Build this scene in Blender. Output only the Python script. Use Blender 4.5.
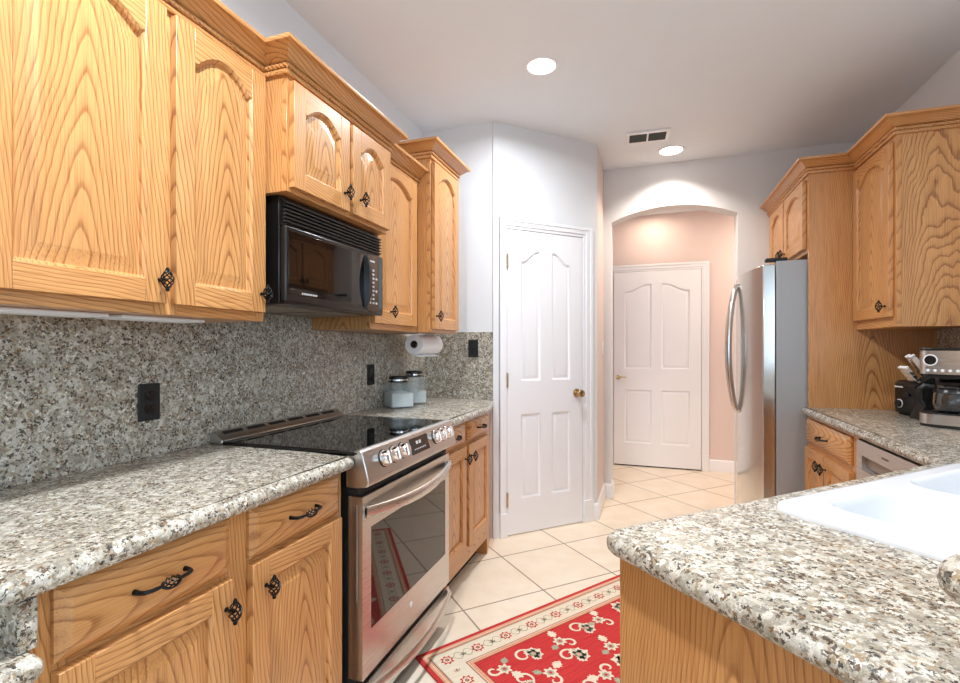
import bpy, bmesh, math, random
from math import sin, cos, pi, radians, sqrt, atan2, hypot
random.seed(7)
SC = bpy.context.scene
COL = SC.collection
for o in list(bpy.data.objects):
    bpy.data.objects.remove(o)

# ------------------------------------------------------------------ camera
cam = bpy.data.cameras.new('camera'); co = bpy.data.objects.new('camera', cam); COL.objects.link(co)
co.location = (1.48, 0, 1.25)
co.rotation_euler = (radians(90), 0, radians(19.02))
cam.sensor_fit = 'HORIZONTAL'; cam.sensor_width = 36.0
cam.lens = 492 / 960 * 36.0
cam.shift_y = 6.9 / 960
cam.clip_start = 0.02
SC.camera = co

# ------------------------------------------------------------------ world, daylight, exposure
w = bpy.data.worlds.new('world'); SC.world = w; w.use_nodes = True
w.node_tree.nodes['Background'].inputs[0].default_value = (0.75, 0.87, 1, 1)
w.node_tree.nodes['Background'].inputs[1].default_value = 1.5
vs = SC.view_settings
SC.display_settings.display_device = 'sRGB'
vs.view_transform = 'Standard'; vs.look = 'None'; vs.gamma = 1; vs.exposure = 0.1
vs.use_curve_mapping = False
SC.cycles.use_denoising = True
SC.cycles.max_bounces = 10; SC.cycles.diffuse_bounces = 6; SC.cycles.glossy_bounces = 5
SC.cycles.transmission_bounces = 8; SC.cycles.sample_clamp_indirect = 6
SC.cycles.caustics_reflective = False; SC.cycles.caustics_refractive = False

def area(name, loc, rot, sx, sy, power, col, spread=180):
    l = bpy.data.lights.new(name, 'AREA'); l.shape = 'RECTANGLE'; l.size = sx; l.size_y = sy
    l.energy = power; l.color = col; l.spread = radians(spread)
    o = bpy.data.objects.new(name, l); COL.objects.link(o); o.location = loc; o.rotation_euler = [radians(a) for a in rot]
    return o
# daylight entering by the windows of the dining end, behind the camera
area('daylight_south_window', (1.5, -3.92, 1.55), (90, 0, 0), 2.6, 1.7, 20, (0.62, 0.81, 1.0))
area('daylight_patio_window', (4.6, -3.92, 1.35), (90, 0, 0), 2.0, 2.2, 24, (0.62, 0.81, 1.0))
area('daylight_east_window', (6.42, -1.3, 1.75), (90, 0, 90), 3.0, 1.4, 92, (0.62, 0.81, 1.0))

# ------------------------------------------------------------------ material helpers
def S(r, g, b):
    f = lambda c: (c / 255 / 12.92) if c / 255 <= .04045 else ((c / 255 + .055) / 1.055) ** 2.4
    return (f(r), f(g), f(b), 1)
class N:
    def __init__(s, name):
        s.m = bpy.data.materials.new(name); s.m.use_nodes = True; s.t = s.m.node_tree
        s.b = s.t.nodes['Principled BSDF']
    def n(s, typ, **kw):
        x = s.t.nodes.new(typ)
        for k, v in kw.items(): setattr(x, k, v)
        return x
    def set(s, x, i, v):
        if isinstance(v, bpy.types.NodeSocket): s.t.links.new(v, x.inputs[i])
        else: x.inputs[i].default_value = v
    def math(s, op, a, b=0.0, c=0.0):
        x = s.n('ShaderNodeMath', operation=op); s.set(x, 0, a); s.set(x, 1, b); s.set(x, 2, c); return x.outputs[0]
    def vm(s, op, a, b):
        x = s.n('ShaderNodeVectorMath', operation=op); s.set(x, 0, a); s.set(x, 1, b); return x.outputs[0]
    def sep(s, v):
        x = s.n('ShaderNodeSeparateXYZ'); s.set(x, 0, v); return x.outputs
    def comb(s, a, b, c):
        x = s.n('ShaderNodeCombineXYZ'); s.set(x, 0, a); s.set(x, 1, b); s.set(x, 2, c); return x.outputs[0]
    def noise(s, v, scale, detail=2, rough=.5):
        x = s.n('ShaderNodeTexNoise'); s.set(x, 'Vector', v); s.set(x, 'Scale', scale); s.set(x, 'Detail', detail); s.set(x, 'Roughness', rough); return x
    def vor(s, v, scale):
        x = s.n('ShaderNodeTexVoronoi'); s.set(x, 'Vector', v); s.set(x, 'Scale', scale); return x
    def ramp(s, f, stops, interp='LINEAR'):
        x = s.n('ShaderNodeValToRGB'); r = x.color_ramp; r.interpolation = interp
        while len(r.elements) > 1: r.elements.remove(r.elements[0])
        for i, (p, c) in enumerate(stops):
            e = r.elements[0] if i == 0 else r.elements.new(p)
            e.position = p; e.color = c
        s.set(x, 0, f); return x.outputs[0]
    def mix(s, f, a, b, mode='MIX'):
        x = s.n('ShaderNodeMix', data_type='RGBA', blend_type=mode); s.set(x, 0, f); s.set(x, 6, a); s.set(x, 7, b); return x.outputs[2]
    def obj(s): return s.n('ShaderNodeTexCoord').outputs['Object']
    def out(s, **kw):
        for k, v in kw.items(): s.set(s.b, k.replace('_', ' '), v)
        return s.m
    def bump(s, h, strength=.2, dist=.001):
        x = s.n('ShaderNodeBump'); s.set(x, 'Strength', strength); s.set(x, 'Distance', dist); s.set(x, 'Height', h)
        s.t.links.new(x.outputs[0], s.b.inputs['Normal'])

def plain(name, col, rough=.5, metal=0.0, var=.03, **kw):
    """painted / moulded surface: faint procedural tone variation"""
    k = N(name); nz = k.noise(k.obj(), 6, 3)
    c2 = tuple(min(1, c * (1 - var)) for c in col[:3]) + (1,)
    k.out(Base_Color=k.mix(nz.outputs[0], col, c2), Roughness=rough, Metallic=metal, **kw)
    return k.m

def oak(name, horizontal=False):
    k = N(name)
    at = k.n('ShaderNodeAttribute', attribute_name='pid')
    ct_ = k.n('ShaderNodeAttribute', attribute_name='ctr')
    sh = k.n('ShaderNodeAttribute', attribute_name='sft')
    oi = k.n('ShaderNodeObjectInfo')
    wn = k.n('ShaderNodeTexWhiteNoise', noise_dimensions='1D')
    k.set(wn, 'W', k.math('ADD', at.outputs['Fac'], k.math('MULTIPLY', oi.outputs['Random'], 97.0)))
    off = k.vm('MULTIPLY', k.vm('SUBTRACT', wn.outputs['Color'], (.5, .5, .5)), (.05, .02, 5.0))
    v = k.vm('SUBTRACT', k.obj(), ct_.outputs['Vector'])
    if horizontal:
        q = k.sep(v); v = k.comb(q[2], q[1], q[0])
    v = k.vm('ADD', k.vm('ADD', v, off), k.comb(sh.outputs['Fac'], 0.0, 0.0))
    dn = k.noise(k.vm('MULTIPLY', v, (2.5, 2.5, .8)), 1.6, 2)
    dn2 = k.noise(k.vm('MULTIPLY', v, (9, 9, 4)), 2.0, 3)
    d = k.vm('ADD', k.vm('MULTIPLY', k.vm('SUBTRACT', dn.outputs['Color'], (.5, .5, .5)), (.09, .05, 0)),
             k.vm('MULTIPLY', k.vm('SUBTRACT', dn2.outputs['Color'], (.5, .5, .5)), (.013, .008, 0)))
    v2 = k.vm('ADD', v, d)
    q = k.sep(v2)
    rad = k.math('SQRT', k.math('ADD', k.math('MULTIPLY', q[0], q[0]), k.math('MULTIPLY', q[1], q[1])))
    ring = k.math('ADD', k.math('MULTIPLY', k.math('POWER', rad, 1.5), 215.0), k.math('MULTIPLY', q[2], 12.0))
    fr = k.math('FRACT', ring)
    line = k.ramp(fr, [(0, (1, 1, 1, 1)), (.08, (.9, .9, .9, 1)), (.22, (.30, .30, .30, 1)), (.5, (.05, .05, .05, 1)), (.92, (0, 0, 0, 1)), (.975, (.9, .9, .9, 1))])
    vs_ = k.vm('MULTIPLY', v, (1, 1, .018))
    por = k.noise(vs_, 420, 2, .6)
    pores = k.ramp(por.outputs[0], [(.48, (0, 0, 0, 1)), (.64, (1, 1, 1, 1))])
    tone = k.noise(k.vm('MULTIPLY', v, (10, 10, 1)), 1.5, 2)
    base = k.mix(tone.outputs[0], S(219, 168, 109), S(198, 140, 82))
    f = k.math('ADD', k.math('MULTIPLY', line, .66), k.math('MULTIPLY', pores, .34))
    c = k.mix(k.math('MINIMUM', f, 1.0), base, S(126, 70, 32))
    c = k.mix(k.math('MULTIPLY', wn.outputs['Value'], .30), c, S(198, 132, 72))
    k.out(Base_Color=c, Roughness=.34, Coat_Weight=.25, Coat_Roughness=.2)
    k.bump(f, -.12, .0006)
    return k.m

def granite(name):
    k = N(name); v = k.obj()
    def wobble(sc, amp, det=3):
        w_ = k.noise(v, sc, det, .65)
        return k.vm('ADD', v, k.vm('MULTIPLY', k.vm('SUBTRACT', w_.outputs['Color'], (.5, .5, .5)), (amp, amp, amp)))
    vv = wobble(95, .020)
    r1 = k.sep(k.vor(vv, 150).outputs['Color'])
    c = k.ramp(r1[0], [(0, S(212, 207, 194)), (.20, S(182, 176, 160)), (.38, S(160, 154, 140)), (.54, S(194, 189, 177)), (.68, S(138, 134, 126)), (.80, S(166, 146, 116)), (.91, S(232, 227, 216))], 'CONSTANT')
    r3 = k.sep(k.vor(wobble(50, .024), 55).outputs['Color'])
    c = k.mix(k.ramp(r3[1], [(0, (0, 0, 0, 1)), (.62, (.55, .55, .55, 1))], 'CONSTANT'), c, S(140, 134, 121))
    c = k.mix(k.ramp(r3[2], [(0, (0, 0, 0, 1)), (.76, (.55, .55, .55, 1))], 'CONSTANT'), c, S(224, 221, 211))
    n2 = k.noise(v, 55, 4, .7)
    c = k.mix(k.ramp(n2.outputs[0], [(.42, (.45, .45, .45, 1)), (.56, (0, 0, 0, 1))]), c, S(164, 154, 136))
    r2 = k.sep(k.vor(wobble(150, .016), 200).outputs['Color'])
    big = k.noise(v, 30, 2)
    th = k.math('ADD', r2[0], k.math('MULTIPLY', k.math('SUBTRACT', big.outputs[0], .5), .8))
    dark = k.ramp(th, [(0, (0, 0, 0, 1)), (.78, (.65, .65, .65, 1)), (.85, (.95, .92, .92, 1))], 'CONSTANT')
    dc = k.ramp(r2[1], [(0, S(96, 70, 48)), (.28, S(62, 52, 46)), (.56, S(36, 33, 33)), (.84, S(118, 86, 58))], 'CONSTANT')
    c = k.mix(dark, c, dc)
    fine = k.noise(v, 380, 2)
    c = k.mix(k.ramp(fine.outputs[0], [(.32, (.4, .4, .4, 1)), (.55, (0, 0, 0, 1))]), c, S(122, 116, 106))
    k.out(Base_Color=c, Roughness=.24, Specular_IOR_Level=.4)
    return k.m

def tile(name):
    k = N(name); q = k.sep(k.obj())
    P = .4535
    a = k.math('DIVIDE', k.math('SUBTRACT', k.math('MULTIPLY', k.math('SUBTRACT', q[1], q[0]), .70711), 1.098), P)
    b = k.math('DIVIDE', k.math('SUBTRACT', k.math('MULTIPLY', k.math('ADD', q[1], q[0]), .70711), 2.456), P)
    def edge(x):
        f = k.math('FRACT', x); return k.math('MINIMUM', f, k.math('SUBTRACT', 1.0, f))
    e = k.math('MINIMUM', edge(a), edge(b))
    g = k.ramp(k.math('MULTIPLY', e, P / .02), [(0, (1, 1, 1, 1)), (.17, (1, 1, 1, 1)), (.24, (0, 0, 0, 1))])
    wn = k.n('ShaderNodeTexWhiteNoise', noise_dimensions='2D')
    k.set(wn, 'Vector', k.comb(k.math('FLOOR', a), k.math('FLOOR', b), 0.0))
    n1 = k.noise(k.obj(), 7, 5, .6); n2 = k.noise(k.obj(), 40, 3)
    c = k.mix(k.ramp(n1.outputs[0], [(.3, (0, 0, 0, 1)), (.7, (1, 1, 1, 1))]), S(238, 226, 208), S(226, 208, 184))
    c = k.mix(k.math('MULTIPLY', n2.outputs[0], .25), c, S(236, 222, 204))
    c = k.mix(k.math('MULTIPLY', wn.outputs['Value'], .25), c, S(222, 202, 176))
    c = k.mix(g, c, S(150, 132, 116))
    k.out(Base_Color=c, Roughness=k.math('ADD', .28, k.math('MULTIPLY', g, .5)))
    k.bump(k.math('SUBTRACT', 1.0, g), .4, .002)
    return k.m

def steel(name, col=(.62, .60, .58, 1), rough=.28, axis=2):
    k = N(name); sc = [300, 300, 300]; sc[axis] = 3
    nz = k.noise(k.vm('MULTIPLY', k.obj(), tuple(sc)), 1.0, 2)
    c2 = tuple(c * .95 for c in col[:3]) + (1,)
    k.out(Base_Color=k.mix(nz.outputs[0], col, c2), Metallic=1.0, Roughness=k.math('ADD', rough - .02, k.math('MULTIPLY', nz.outputs[0], .04)))
    return k.m

def rugmat(name, a, b):
    k = N(name); q = k.obj()
    n1 = k.noise(k.vm('MULTIPLY', q, (2, 60, 1)), 4, 3); n2 = k.noise(q, 500, 2)
    c = k.mix(k.ramp(n1.outputs[0], [(.35, (0, 0, 0, 1)), (.65, (1, 1, 1, 1))]), a, b)
    k.out(Base_Color=k.mix(k.math('MULTIPLY', n2.outputs[0], .3), c, b), Roughness=.95, Specular_IOR_Level=.1)
    k.bump(n2.outputs[0], .5, .002)
    return k.m

def glow(name, col, e):
    k = N(name); k.out(Base_Color=col, Emission_Color=col, Emission_Strength=e); return k.m
def glass(name, col=(1, 1, 1, 1), rough=0.0):
    k = N(name); k.out(Base_Color=col, Roughness=rough, Transmission_Weight=1.0, IOR=1.45); return k.m

OV, OH = oak('oak_upright_grain'), oak('oak_level_grain', True)
GR = granite('speckled_granite')
TILE = tile('cream_floor_tile')
WALL = plain('grey_white_paint', S(226, 227, 229), .75)
HALLP = plain('peach_paint_and_warm_light', S(226, 207, 200), .75)  # the hall's own paint; on the jog wall it paints in warm light
CEIL = plain('ceiling_paint', S(234, 240, 246), .85)
WHITE = plain('white_gloss_paint', S(240, 240, 243), .38)
ENAMEL = plain('white_enamel', S(228, 231, 235), .12, var=.01)
IRON = plain('black_iron', S(22, 20, 20), .38, .6)
BLK = plain('black_plastic', S(14, 14, 15), .28)
SLAT = plain('dark_grey_plastic', S(48, 48, 50), .3)
BLKM = plain('matt_black', S(20, 20, 21), .6)
BGLASS = plain('black_glass', S(6, 6, 7), .03)
WINGL = plain('smoked_oven_glass', S(36, 31, 28), .03, Specular_IOR_Level=.55)
STEEL = steel('brushed_steel'); STEELH = steel('brushed_steel_level', axis=0)
STEELD = steel('fridge_door_steel', (.66, .64, .61, 1), .16)
CHROME = plain('polished_chrome', (.80, .79, .78, 1), .12, 1.0)
FGREY = plain('grey_fridge_side', S(160, 162, 164), .42, .2)
BRASS = plain('satin_brass', S(205, 182, 142), .22, 1.0)
PAPER = plain('white_paper', S(245, 245, 245), .9)
CARD = plain('cardboard_core', S(120, 90, 60), .9)
GLASS = plain('clear_thin_glass', S(190, 205, 208), .02, Alpha=.15, Specular_IOR_Level=.8); CARAFE = glass('carafe_glass'); PANE = glass('window_glass')
FLOUR = plain('white_flour', S(225, 232, 232), .95)
GREYM = plain('grey_mesh', S(150, 138, 124), .5, .5)
DARKV = plain('vent_dark', S(70, 76, 74), .7)
LTGREY = plain('pale_grey_print', S(190, 190, 188), .5)
KWOOD = plain('pale_beech', S(206, 178, 140), .5)
LAMP = glow('warm_lamp', (1, .95, .88, 1), 7.0)
STRIPW = plain('white_plastic', S(226, 228, 232), .45)

# ------------------------------------------------------------------ mesh helpers
class MB:
    def __init__(s): s.v = []; s.f = []; s.m = []; s.p = []; s.c = []; s.h = []; s.k = 0
    def add(s, vs_, fs, m=0):
        vs_ = [tuple(q) for q in vs_]
        b = len(s.v); s.v += vs_; s.k += 1
        lo = [min(q[i] for q in vs_) for i in range(3)]; hi = [max(q[i] for q in vs_) for i in range(3)]
        ce = [(lo[i] + hi[i]) / 2 for i in range(3)]; sf = .085 if min(hi[0] - lo[0], hi[2] - lo[2]) < .1 else 0.0
        for f in fs:
            s.f.append([b + i for i in f]); s.m.append(m); s.p.append(s.k * 1.37); s.c.append(ce); s.h.append(sf)
        return s
    def box(s, x0, x1, y0, y1, z0, z1, m=0):
        return s.add([(x0, y0, z0), (x1, y0, z0), (x1, y1, z0), (x0, y1, z0), (x0, y0, z1), (x1, y0, z1), (x1, y1, z1), (x0, y1, z1)],
                     [(0, 3, 2, 1), (4, 5, 6, 7), (0, 1, 5, 4), (1, 2, 6, 5), (2, 3, 7, 6), (3, 0, 4, 7)], m)
    def prism(s, poly, a, b, axis='z', m=0):
        n = len(poly)
        def P(p, h): return {'z': (p[0], p[1], h), 'y': (p[0], h, p[1]), 'x': (h, p[0], p[1])}[axis]
        return s.add([P(p, a) for p in poly] + [P(p, b) for p in poly],
                     [tuple(range(n))[::-1], tuple(range(n, 2 * n))] + [(i, (i + 1) % n, n + (i + 1) % n, n + i) for i in range(n)], m)
    def rings(s, rs, m=0, cap0=True, cap1=True, closed=False):
        n = len(rs[0]); V = [p for r in rs for p in r]; F = []
        R = len(rs)
        for j in range(R if closed else R - 1):
            j2 = (j + 1) % R
            for i in range(n):
                F.append((j * n + i, j * n + (i + 1) % n, j2 * n + (i + 1) % n, j2 * n + i))
        if cap0 and not closed: F.append(tuple(range(n))[::-1])
        if cap1 and not closed: F.append(tuple(range((R - 1) * n, R * n)))
        return s.add(V, F, m)
    def tube(s, pts, r, n=8, m=0, closed=False, flat=1.0):
        rs = []; L = len(pts)
        from mathutils import Vector as V
        P = [V(p) for p in pts]; up = None
        for i in range(L):
            if closed: t = (P[(i + 1) % L] - P[i - 1])
            else: t = P[min(i + 1, L - 1)] - P[max(i - 1, 0)]
            t.normalize()
            if up is None: up = V((0, 0, 1)) if abs(t.z) < .9 else V((1, 0, 0))
            a = t.cross(up).normalized(); up = a.cross(t).normalized()
            ri = r[i] if isinstance(r, (list, tuple)) else r
            rs.append([P[i] + a * (ri * cos(2 * pi * j / n)) + up * (ri * flat * sin(2 * pi * j / n)) for j in range(n)])
        return s.rings(rs, m, closed=closed)
    def lathe(s, prof, c=(0, 0, 0), axis='z', n=24, m=0, ring_=False):
        rs = []
        for r, h in prof:
            ring = []
            for j in range(n):
                a, b = max(r, 1e-5) * cos(2 * pi * j / n), max(r, 1e-5) * sin(2 * pi * j / n)
                ring.append({'z': (c[0] + a, c[1] + b, c[2] + h), 'y': (c[0] + a, c[1] + h, c[2] + b), 'x': (c[0] + h, c[1] + a, c[2] + b)}[axis])
            rs.append(ring)
        return s.rings(rs, m, closed=ring_)
    def sweep(s, path, prof, m=0, closed=False, caps=True):
        """profile (outward offset, z) along a 2-D path, outward = right of travel, mitred"""
        rs = []
        n = len(path)
        for i, p in enumerate(path):
            def nrm(a, b):
                d = hypot(b[0] - a[0], b[1] - a[1]); return ((b[1] - a[1]) / d, -(b[0] - a[0]) / d)
            if closed: n0 = nrm(path[i - 1], p); n1 = nrm(p, path[(i + 1) % n])
            else:
                n0 = nrm(path[i - 1], p) if i > 0 else None; n1 = nrm(p, path[i + 1]) if i < n - 1 else None
                n0 = n0 or n1; n1 = n1 or n0
            k = 1 + n0[0] * n1[0] + n0[1] * n1[1]
            mx, my = (n0[0] + n1[0]) / k, (n0[1] + n1[1]) / k
            rs.append([(p[0] + mx * o, p[1] + my * o, z) for o, z in prof])
        return s.rings(rs, m, cap0=caps, cap1=caps, closed=closed)
    def build(s, name, mats, parent=None, loc=(0, 0, 0), rotz=0, bevel=0, seg=2, o=(0, 0, 0), rot=None, angle=35):
        me = bpy.data.meshes.new(name)
        me.from_pydata([(a - o[0], b - o[1], c - o[2]) for a, b, c in s.v], [], s.f)
        if not isinstance(mats, (list, tuple)): mats = [mats]
        for x in mats: me.materials.append(x)
        me.polygons.foreach_set('material_index', s.m)
        a = me.attributes.new('pid', 'FLOAT', 'FACE'); a.data.foreach_set('value', s.p)
        a = me.attributes.new('sft', 'FLOAT', 'FACE'); a.data.foreach_set('value', s.h)
        a = me.attributes.new('ctr', 'FLOAT_VECTOR', 'FACE'); a.data.foreach_set('vector', [q - o[i] for c_ in s.c for i, q in enumerate(c_)])
        bm = bmesh.new(); bm.from_mesh(me); bmesh.ops.recalc_face_normals(bm, faces=bm.faces); bm.to_mesh(me); bm.free()
        me.polygons.foreach_set('use_smooth', [True] * len(me.polygons))
        me.set_sharp_from_angle(angle=radians(angle))
        ob = bpy.data.objects.new(name, me); COL.objects.link(ob)
        ob.location = [loc[i] + o[i] for i in range(3)]
        ob.rotation_euler = rot if rot else (0, 0, rotz)
        if parent: ob.parent = parent
        if bevel:
            bv = ob.modifiers.new('bevel', 'BEVEL'); bv.width = bevel; bv.segments = seg; bv.limit_method = 'ANGLE'; bv.angle_limit = radians(40)
        return ob

def tag(o, label, cat, group=None, kind=None):
    o['label'] = label; o['category'] = cat
    if group: o['group'] = group
    if kind: o['kind'] = kind
    return o
def thing(name, label, cat, loc=(0, 0, 0), rotz=0, group=None):
    o = bpy.data.objects.new(name, None); COL.objects.link(o); o.empty_display_size = .1
    o.location = loc; o.rotation_euler = (0, 0, rotz)
    return tag(o, label, cat, group)
def struct(o, label=None):
    o['kind'] = 'structure'
    if label: o['label'] = label
    return o
def arc(cx, cy, r, a0, a1, n):
    return [(cx + r * cos(radians(a0 + (a1 - a0) * i / n)), cy + r * sin(radians(a0 + (a1 - a0) * i / n))) for i in range(n + 1)]
def rrect(x0, x1, y0, y1, r, n=5):
    return (arc(x1 - r, y0 + r, r, -90, 0, n) + arc(x1 - r, y1 - r, r, 0, 90, n) + arc(x0 + r, y1 - r, r, 90, 180, n) + arc(x0 + r, y0 + r, r, 180, 270, n))
def round_poly(pts, rad):
    """round chosen corners; returns points and per-edge source index"""
    out = []; src = []
    n = len(pts)
    for i, p in enumerate(pts):
        r = rad.get(i, 0)
        a, b = pts[i - 1], pts[(i + 1) % n]
        if r <= 0: out.append(p); src.append(i); continue
        d0 = (a[0] - p[0], a[1] - p[1]); l0 = hypot(*d0); d0 = (d0[0] / l0, d0[1] / l0)
        d1 = (b[0] - p[0], b[1] - p[1]); l1 = hypot(*d1); d1 = (d1[0] / l1, d1[1] / l1)
        ang = math.acos(max(-1, min(1, d0[0] * d1[0] + d0[1] * d1[1])))
        t = r / math.tan(ang / 2); bis = (d0[0] + d1[0], d0[1] + d1[1]); lb = hypot(*bis)
        c = (p[0] + bis[0] / lb * r / sin(ang / 2), p[1] + bis[1] / lb * r / sin(ang / 2))
        s0 = (p[0] + d0[0] * t - c[0], p[1] + d0[1] * t - c[1]); s1 = (p[0] + d1[0] * t - c[0], p[1] + d1[1] * t - c[1])
        a0 = atan2(s0[1], s0[0]); a1 = atan2(s1[1], s1[0]); da = (a1 - a0 + pi) % (2 * pi) - pi
        for j in range(7):
            th = a0 + da * j / 6; out.append((c[0] + r * cos(th), c[1] + r * sin(th))); src.append(i)
    return out, src

# ------------------------------------------------------------------ structure
CZ = 2.743
R2 = sqrt(.5)
LW, RW = 0.0, 2.945
struct(MB().box(-.6, 7.2, -4.6, 6.2, -.12, 0).build('floor', TILE))
struct(MB().prism([(-.1, -4.1), (6.6, -4.1), (6.6, 4.24), (-.1, 4.24)], CZ, CZ + .1).build('ceiling', CEIL))
struct(MB().box(-.12, 0, -4.0, 3.09, 0, CZ).build('wall_left', WALL))
struct(MB().box(-.12, .51, 3.09, 3.21, 0, CZ).build('wall_return', WALL))
PO = (.52, 3.09)
def pan(s_, n_=0): return (PO[0] + s_ * R2 + n_ * R2, PO[1] + s_ * R2 - n_ * R2)
# diagonal pantry wall with the door opening (door s .085-.705, 2.045 high)
wp = MB()
wp.prism([(-.014, 0), (.08, 0), (.08, 2.05), (.71, 2.05), (.71, 0), (.845, 0), (.845, CZ), (-.014, CZ)], 0, .11, 'y')
struct(wp.build('wall_pantry', WALL, loc=(PO[0], PO[1], 0), rotz=radians(45)))
struct(MB().box(.60, 1.116, 3.70, 4.39, 0, CZ).build('wall_jog', HALLP))  # peach here is the warm hall light on this wall, put into colour
# arch wall
ax0, ax1, sp, rise = 1.179, 2.122, 2.30, .10
xm = (ax0 + ax1) / 2; hw = (ax1 - ax0) / 2; Ra = (hw * hw + rise * rise) / (2 * rise); a1 = math.degrees(math.asin(hw / Ra))
ap = [(xm + Ra * sin(radians(t)), sp + rise - Ra + Ra * cos(radians(t))) for t in [-a1 + 2 * a1 * i / 24 for i in range(25)]]
struct(MB().prism([(1.10, 0), (ax0, 0)] + ap + [(ax1, 0), (3.2, 0), (3.2, CZ), (1.10, CZ)], 4.24, 4.39, 'y').build('wall_back', WALL))
struct(MB().box(RW, RW + .12, 1.45, 4.24, 0, CZ).build('wall_right', WALL))
struct(MB().box(RW + .12, 6.5, 1.45, 1.57, 0, CZ).build('wall_dining', WALL))
def wall_windows(name, x0, x1, wins, th):
    m = MB(); xs = x0
    for a, b, z0, z1 in wins:
        m.box(xs, a, 0, th, 0, CZ); m.box(a, b, 0, th, 0, z0); m.box(a, b, 0, th, z1, CZ); xs = b
    m.box(xs, x1, 0, th, 0, CZ)
    return m
SW = [(.15, 2.85, .65, 2.45), (3.55, 5.65, .2, 2.5)]
struct(wall_windows('s', -.12, 6.6, SW, .12).build('wall_south', WALL, loc=(0, -4.12, 0)))
struct(MB().box(6.5, 6.62, -4.0, -2.85, 0, CZ).box(6.5, 6.62, .25, 1.57, 0, CZ).box(6.5, 6.62, -2.85, .25, 0, 1.0).box(6.5, 6.62, -2.85, .25, 2.5, CZ).build('wall_east', WALL))
def window(name, a, b, z0, z1, loc, rz):
    f = MB(); t = .05
    f.box(a, a + t, .02, .09, z0, z1).box(b - t, b, .02, .09, z0, z1).box(a, b, .02, .09, z0, z0 + t).box(a, b, .02, .09, z1 - t, z1)
    n = max(2, round((b - a) / .9))
    for i in range(1, n): f.box(a + (b - a) * i / n - .02, a + (b - a) * i / n + .02, .03, .08, z0, z1)
    f.box(a, b, .04, .07, (z0 + z1) / 2 - .015, (z0 + z1) / 2 + .015)
    o = struct(f.build(name, WHITE, loc=loc, rotz=rz))
    MB().box(a, b, .052, .058, z0, z1).build('pane', PANE, o)
for i, wd in enumerate(SW): window('window_%d' % (i + 1), *wd, (0, -4.12, 0), 0)
window('window_3', -.25, 2.85, 1.0, 2.5, (6.5, 0, 0), radians(-90))
# hall beyond the arch
struct(MB().box(.2, 3.4, 5.5, 5.62, 0, 2.72).build('wall_hall', HALLP))
struct(MB().box(.08, .2, 4.39, 5.62, 0, 2.72).build('wall_hall_left', HALLP))
struct(MB().box(3.4, 3.52, 4.24, 5.62, 0, 2.72).build('wall_hall_right', HALLP))
struct(MB().box(.08, 3.52, 4.39, 5.62, 2.66, 2.78).build('ceiling_hall', CEIL))
# baseboards: stepped profile
def baseboard(name, x0, x1, loc, rz):
    struct(MB().prism([(0, 0), (-.016, 0), (-.016, .075), (-.012, .085), (-.012, .1), (-.006, .115), (0, .12)], x0, x1, 'x').build(name, WHITE, loc=loc, rotz=rz))
baseboard('baseboard_jog', 3.716, 4.24, (1.116, 0, 0), radians(90))
baseboard('baseboard_back', 1.10, 1.195, (0, 4.24, 0), 0)
baseboard('baseboard_back_right', 2.106, 2.20, (0, 4.24, 0), 0)
baseboard('baseboard_arch_left', 4.225, 4.40, (1.179, 0, 0), radians(90))
baseboard('baseboard_hall', 2.055, 3.4, (0, 5.5, 0), 0)
baseboard('baseboard_pantry', .795, .852, (PO[0], PO[1], 0), radians(45))
# door casings
def casing(name, x0, x1, h, loc, rz, wl, wr, wt):
    m = MB()
    for k, (d, fi) in enumerate([(.012, 1.0), (.018, .72), (.023, .3)]):
        a, b, t = wl * fi, wr * fi, wt * fi
        z = .16
        m.box(x0 - wl, x0 - wl + a, -d, 0, z, h + wt)
        m.box(x1 + wr - b, x1 + wr, -d, 0, z, h + wt)
        m.box(x0 - wl + a, x1 + wr - b, -d, 0, h + wt - t, h + wt)
    m.box(x0 - wl, x0, -.026, 0, 0, .16); m.box(x1, x1 + wr, -.026, 0, 0, .16)
    # jamb lining
    m.box(x0 - .012, x0, 0, .1, 0, h); m.box(x1, x1 + .012, 0, .1, 0, h); m.box(x0 - .012, x1 + .012, 0, .1, h, h + .012)
    return struct(m.build(name, WHITE, loc=loc, rotz=rz, bevel=.002, seg=1))

def arch_curve(t, kind):
    if kind == 'eyebrow':
        return 0.0 if abs(t) > .9 else 1 - (t / .9) ** 2
    if kind == 'rise_right':   # ogee rising toward the door middle
        u = (t + 1) / 2; u = min(1, max(0, (u - .05) / .85)); return u * u * (3 - 2 * u)
    if kind == 'rise_left': return arch_curve(-t, 'rise_right')
    return 0.0
def opening(x0, x1, z0, zs, rise_, kind, ins, y, n=20):
    """closed loop: bottom left, bottom right, arch right to left"""
    pts = [(x0 + ins, y, z0 + ins), (x1 - ins, y, z0 + ins)]
    for i in range(n + 1):
        t = 1 - 2 * i / n
        x = (x0 + x1) / 2 + t * ((x1 - x0) / 2 - ins)
        pts.append((x, y, zs + rise_ * arch_curve(t, kind) - ins))
    return pts
def panel(m, x0, x1, z0, zs, rise_, kind, prof, slot=0, n=20):
    m.rings([opening(x0, x1, z0, zs, rise_, kind, i, y, n) for i, y in prof], slot, cap0=False)
def top_rail(m, x0, x1, zs, rise_, kind, h, y0, y1, slot, n=20):
    b = [(p[0], p[2]) for p in opening(x0, x1, 0, zs, rise_, kind, 0, 0, n)[2:]]
    m.prism([(x0, h), (x1, h)] + b, y0, y1, 'y', slot)
OAKP = [(0, -.0205), (.006, -.015), (.0075, -.0065), (.012, -.006), (.042, -.0175), (.045, -.0175)]
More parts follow.
